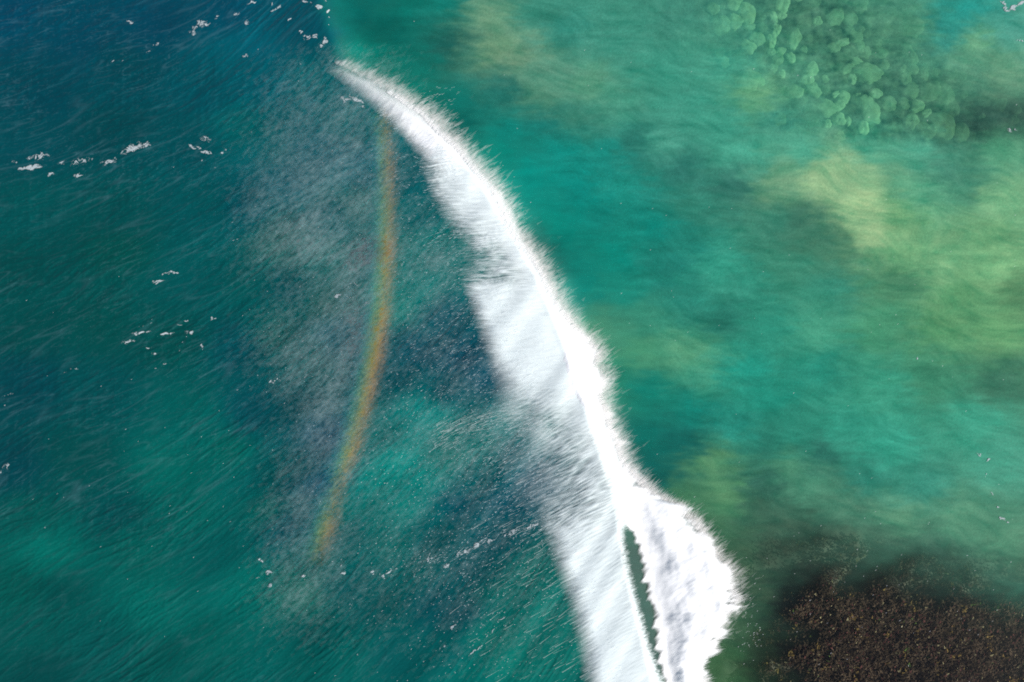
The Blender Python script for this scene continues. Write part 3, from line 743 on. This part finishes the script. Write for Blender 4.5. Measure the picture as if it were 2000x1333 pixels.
PATCHES = [
 ([(60, 327, 62, 13, 1), (75, 306, 66, 18, .62), (32, 318, 26, 8, .5), (98, 340, 26, 8, .85), (155, 343, 26, 7, .6)], "widest foam patch at the edge of the dark water, thick white at its lower side", GL, 10, 1),
 ([(158, 315, 55, 20, .6), (120, 318, 26, 8, .8)], "lacy broken foam patch just beside the widest foam patch", GL, 12, 2),
 ([(258, 290, 66, 20, .85), (285, 284, 26, 12, .7)], "lacy slanting foam patch above a small solid one, among the row on dark water", GL, 18, 3),
 ([(214, 316, 38, 10, .95)], "small compact white foam patch just under the slanting lacy one", GL, 14, 4),
 ([(380, 288, 30, 9, 1.1), (402, 298, 26, 9, 1.1), (405, 272, 44, 14, .5), (436, 300, 12, 6, .8), (394, 314, 12, 9, .6), (440, 292, 20, 8, .4)], "foam patch with two bright white strokes at the end of the row nearest the wave", GL, -16, 5),
 ([(253, 43, 15, 8, .9)], "tiny lone foam fleck shaped like a bird on dark blue water", GL, 10, 6),
 ([(392, 46, 36, 22, .72), (380, 58, 30, 14, .6), (378, 68, 13, 8, 1.1), (405, 48, 16, 9, .7), (424, 34, 22, 7, .55)], "lacy upright foam patch with a bright lower tip in the upper dark water", GL, 35, 7),
 ([(306, 86, 20, 8, .75), (292, 99, 20, 6, .45), (222, 120, 12, 4, .5), (240, 118, 8, 3, .5)], "faint slanting foam flecks below the upright lacy patch", GL, 28, 8),
 ([(481, 46, 18, 22, .62), (460, 28, 20, 8, .45), (490, 5, 26, 9, .75)], "faint column of foam flecks reaching the top of the dark water", GL, 30, 9),
 ([(480, 108, 14, 8, .85), (505, 97, 8, 4, .7)], "tiny lone foam fleck on the blue-green slope above the wave", GL, 20, 10),
 ([(536, 20, 12, 10, .8), (545, 15, 26, 14, .5), (534, 8, 8, 6, .6), (566, 38, 6, 5, .7)], "broken ring of small foam flecks near the head of the wave", GL, 20, 11),
 ([(596, 2, 26, 6, .9), (610, 8, 14, 6, .7), (622, 14, 13, 8, 1.15), (641, 23, 9, 6, 1.1), (643, 33, 6, 4, .9), (642, 49, 4, 3, 1), (635, 3, 8, 3, .6)], "curved string of bright foam flecks at the top of the wave's shoulder", GL, -35, 12),
 ([(635, 80, 13, 16, 1.1), (628, 90, 15, 8, .8), (600, 74, 28, 12, .7), (616, 70, 10, 9, .75), (587, 64, 9, 5, .7)], "bright hooked foam patch on the shoulder just above the white crest", GL, 10, 13),
 ([(328, 534, 45, 8, .7), (308, 550, 34, 9, .85), (345, 534, 18, 5, .85)], "pair of thin short foam strokes alone in mid dark water", GL, 6, 14),
 ([(275, 650, 44, 8, 1), (325, 653, 36, 7, 1.1), (372, 649, 26, 10, .9), (250, 668, 34, 10, .75), (290, 680, 15, 10, .9), (302, 692, 11, 9, 1), (365, 627, 12, 4, .8), (350, 636, 26, 5, .4), (415, 622, 22, 5, .7), (280, 636, 50, 6, .3)], "wide scatter of white foam strokes and dots, largest group in the middle dark water", GL, 8, 15),
 ([(322, 712, 15, 9, .75), (303, 719, 12, 4, .5), (393, 676, 14, 8, .6)], "small faint foam flecks under the wide scatter of strokes", GL, 18, 16),
 ([(146, 722, 20, 6, .7), (127, 727, 8, 4, .4)], "faint lone foam smear on the dark water far from the wave", GL, 10, 17),
 ([(8, 792, 14, 6, .7), (14, 772, 36, 5, .45)], "thin foam streaks at the very edge of the dark water", GL, 20, 18),
 ([(12, 912, 20, 20, .45), (3, 922, 8, 4, .8)], "dotted foam specks at the edge of the lower dark water", GL, 20, 19),
 ([(660, 578, 11, 9, 1.05)], "small bright round foam blob inside the misty area", GC, 30, 20),
 ([(697, 554, 8, 14, .75), (716, 592, 12, 8, .5)], "small upright foam fleck beside the rainbow in the mist", GC, 30, 21),
 ([(532, 745, 16, 9, .8), (546, 741, 10, 12, .45)], "small speckled foam fleck at the dark edge of the mist", GC, 20, 22),
 ([(676, 196, 22, 16, .95), (700, 198, 34, 12, .95), (690, 190, 24, 8, .9), (706, 207, 14, 8, .8)], "curled bright foam patch shaped like a loop just behind the head of the crest", GC, -14, 23),
 ([(526, 1117, 24, 10, .8), (510, 1096, 7, 16, .6), (528, 1143, 18, 6, .95), (502, 1128, 16, 6, .5)], "scattered foam dots on green water below the rainbow's end", GC, 8, 24),
 ([(592, 1126, 10, 8, 1), (520, 1122, 1, 1, 0)], "tiny bright foam fleck under the rainbow's lower end", GC, 20, 25),
 ([(672, 1120, 14, 12, .7), (662, 1104, 8, 4, .5)], "small broken foam fleck between the tiny bright one and the V-shaped one", GC, 25, 26),
 ([(748, 1127, 14, 8, .9), (758, 1118, 16, 7, .7), (728, 1120, 8, 12, .7), (772, 1108, 14, 5, .5)], "V-shaped string of foam dots on the back of the wave", GC, 25, 27),
 ([(872, 1104, 20, 11, .95), (840, 1092, 34, 8, .6), (905, 1080, 40, 10, .8), (935, 1062, 34, 9, .8), (960, 1056, 30, 9, .9), (1000, 1040, 44, 8, .9), (1040, 1028, 40, 9, .95)], "long broken line of foam running down from the veil's corner", GC, 26, 28),
 ([(885, 1225, 22, 9, .8), (930, 1270, 60, 4, .8), (865, 1262, 20, 6, .6), (980, 1210, 44, 5, .6), (960, 1235, 36, 4, .7)], "thin slanting foam streaks on the turquoise slope beside the veil", GC, 40, 29),
 ([(1976, 16, 40, 12, .95), (1962, 12, 12, 22, .9), (1992, 6, 20, 12, .8)], "lacy white foam net at the top corner of the shallow water", GR, 20, 30),
 ([(1994, 80, 10, 18, .6)], "faint sprinkle of foam specks below the lacy net", GR, 60, 31),
 ([(1976, 254, 28, 8, .5)], "faint foam specks over the dark patch at the edge of the shallows", GR, 5, 32),
 ([(1912, 889, 16, 10, .9), (1928, 898, 14, 5, .6)], "small hooked foam fleck at the head of a dotted trail", GR, -30, 33),
 ([(1926, 930, 8, 10, .6), (1938, 965, 8, 9, .6), (1950, 990, 10, 12, .7), (1957, 1013, 12, 8, .7), (1970, 1020, 14, 7, .5)], "dotted trail of foam specks crossing the green shallows", GR, -20, 34),
 ([(1793, 700, 12, 5, .95)], "tiny lone foam fleck on the plain green shallows", GR, 20, 35),
]
for i, (fl, lab, grp, deg, sd) in enumerate(PATCHES):
    foam_patch(fl, lab, grp, deg, sd)

# loose drops thrown far ahead and over the water
def loose_drops():
    us_, vs_ = [], []
    for (a, b, su, sv, k) in ((1462, 1215, 12, 45, 40), (1474, 1240, 7, 12, 14), (740, 700, 130, 240, 500), (900, 950, 110, 150, 700), (930, 1150, 110, 110, 400), (1300, 700, 300, 300, 60), (300, 900, 250, 250, 60), (1700, 500, 250, 350, 60), (1750, 1150, 200, 90, 60)):
        us_.append(RNG.normal(a, su, k)); vs_.append(RNG.normal(b, sv, k))
    u = np.concatenate(us_).astype(np.float32); v = np.concatenate(vs_).astype(np.float32); n = len(u)
    z = height(u, v, False) + RNG.uniform(0.1, 0.6, n).astype(np.float32)
    link("spray_drops", strand_mesh("spray_drops", u, v, z, RNG.uniform(10, 60, n), RNG.uniform(1.6, 4.2, n), RNG.uniform(1.0, 2.2, n), np.array([0.9, 0.9, 0.92])), drop_mat, None, kind="stuff",
         label="scattered bright water drops flung out over the sea", category="spray")
loose_drops()
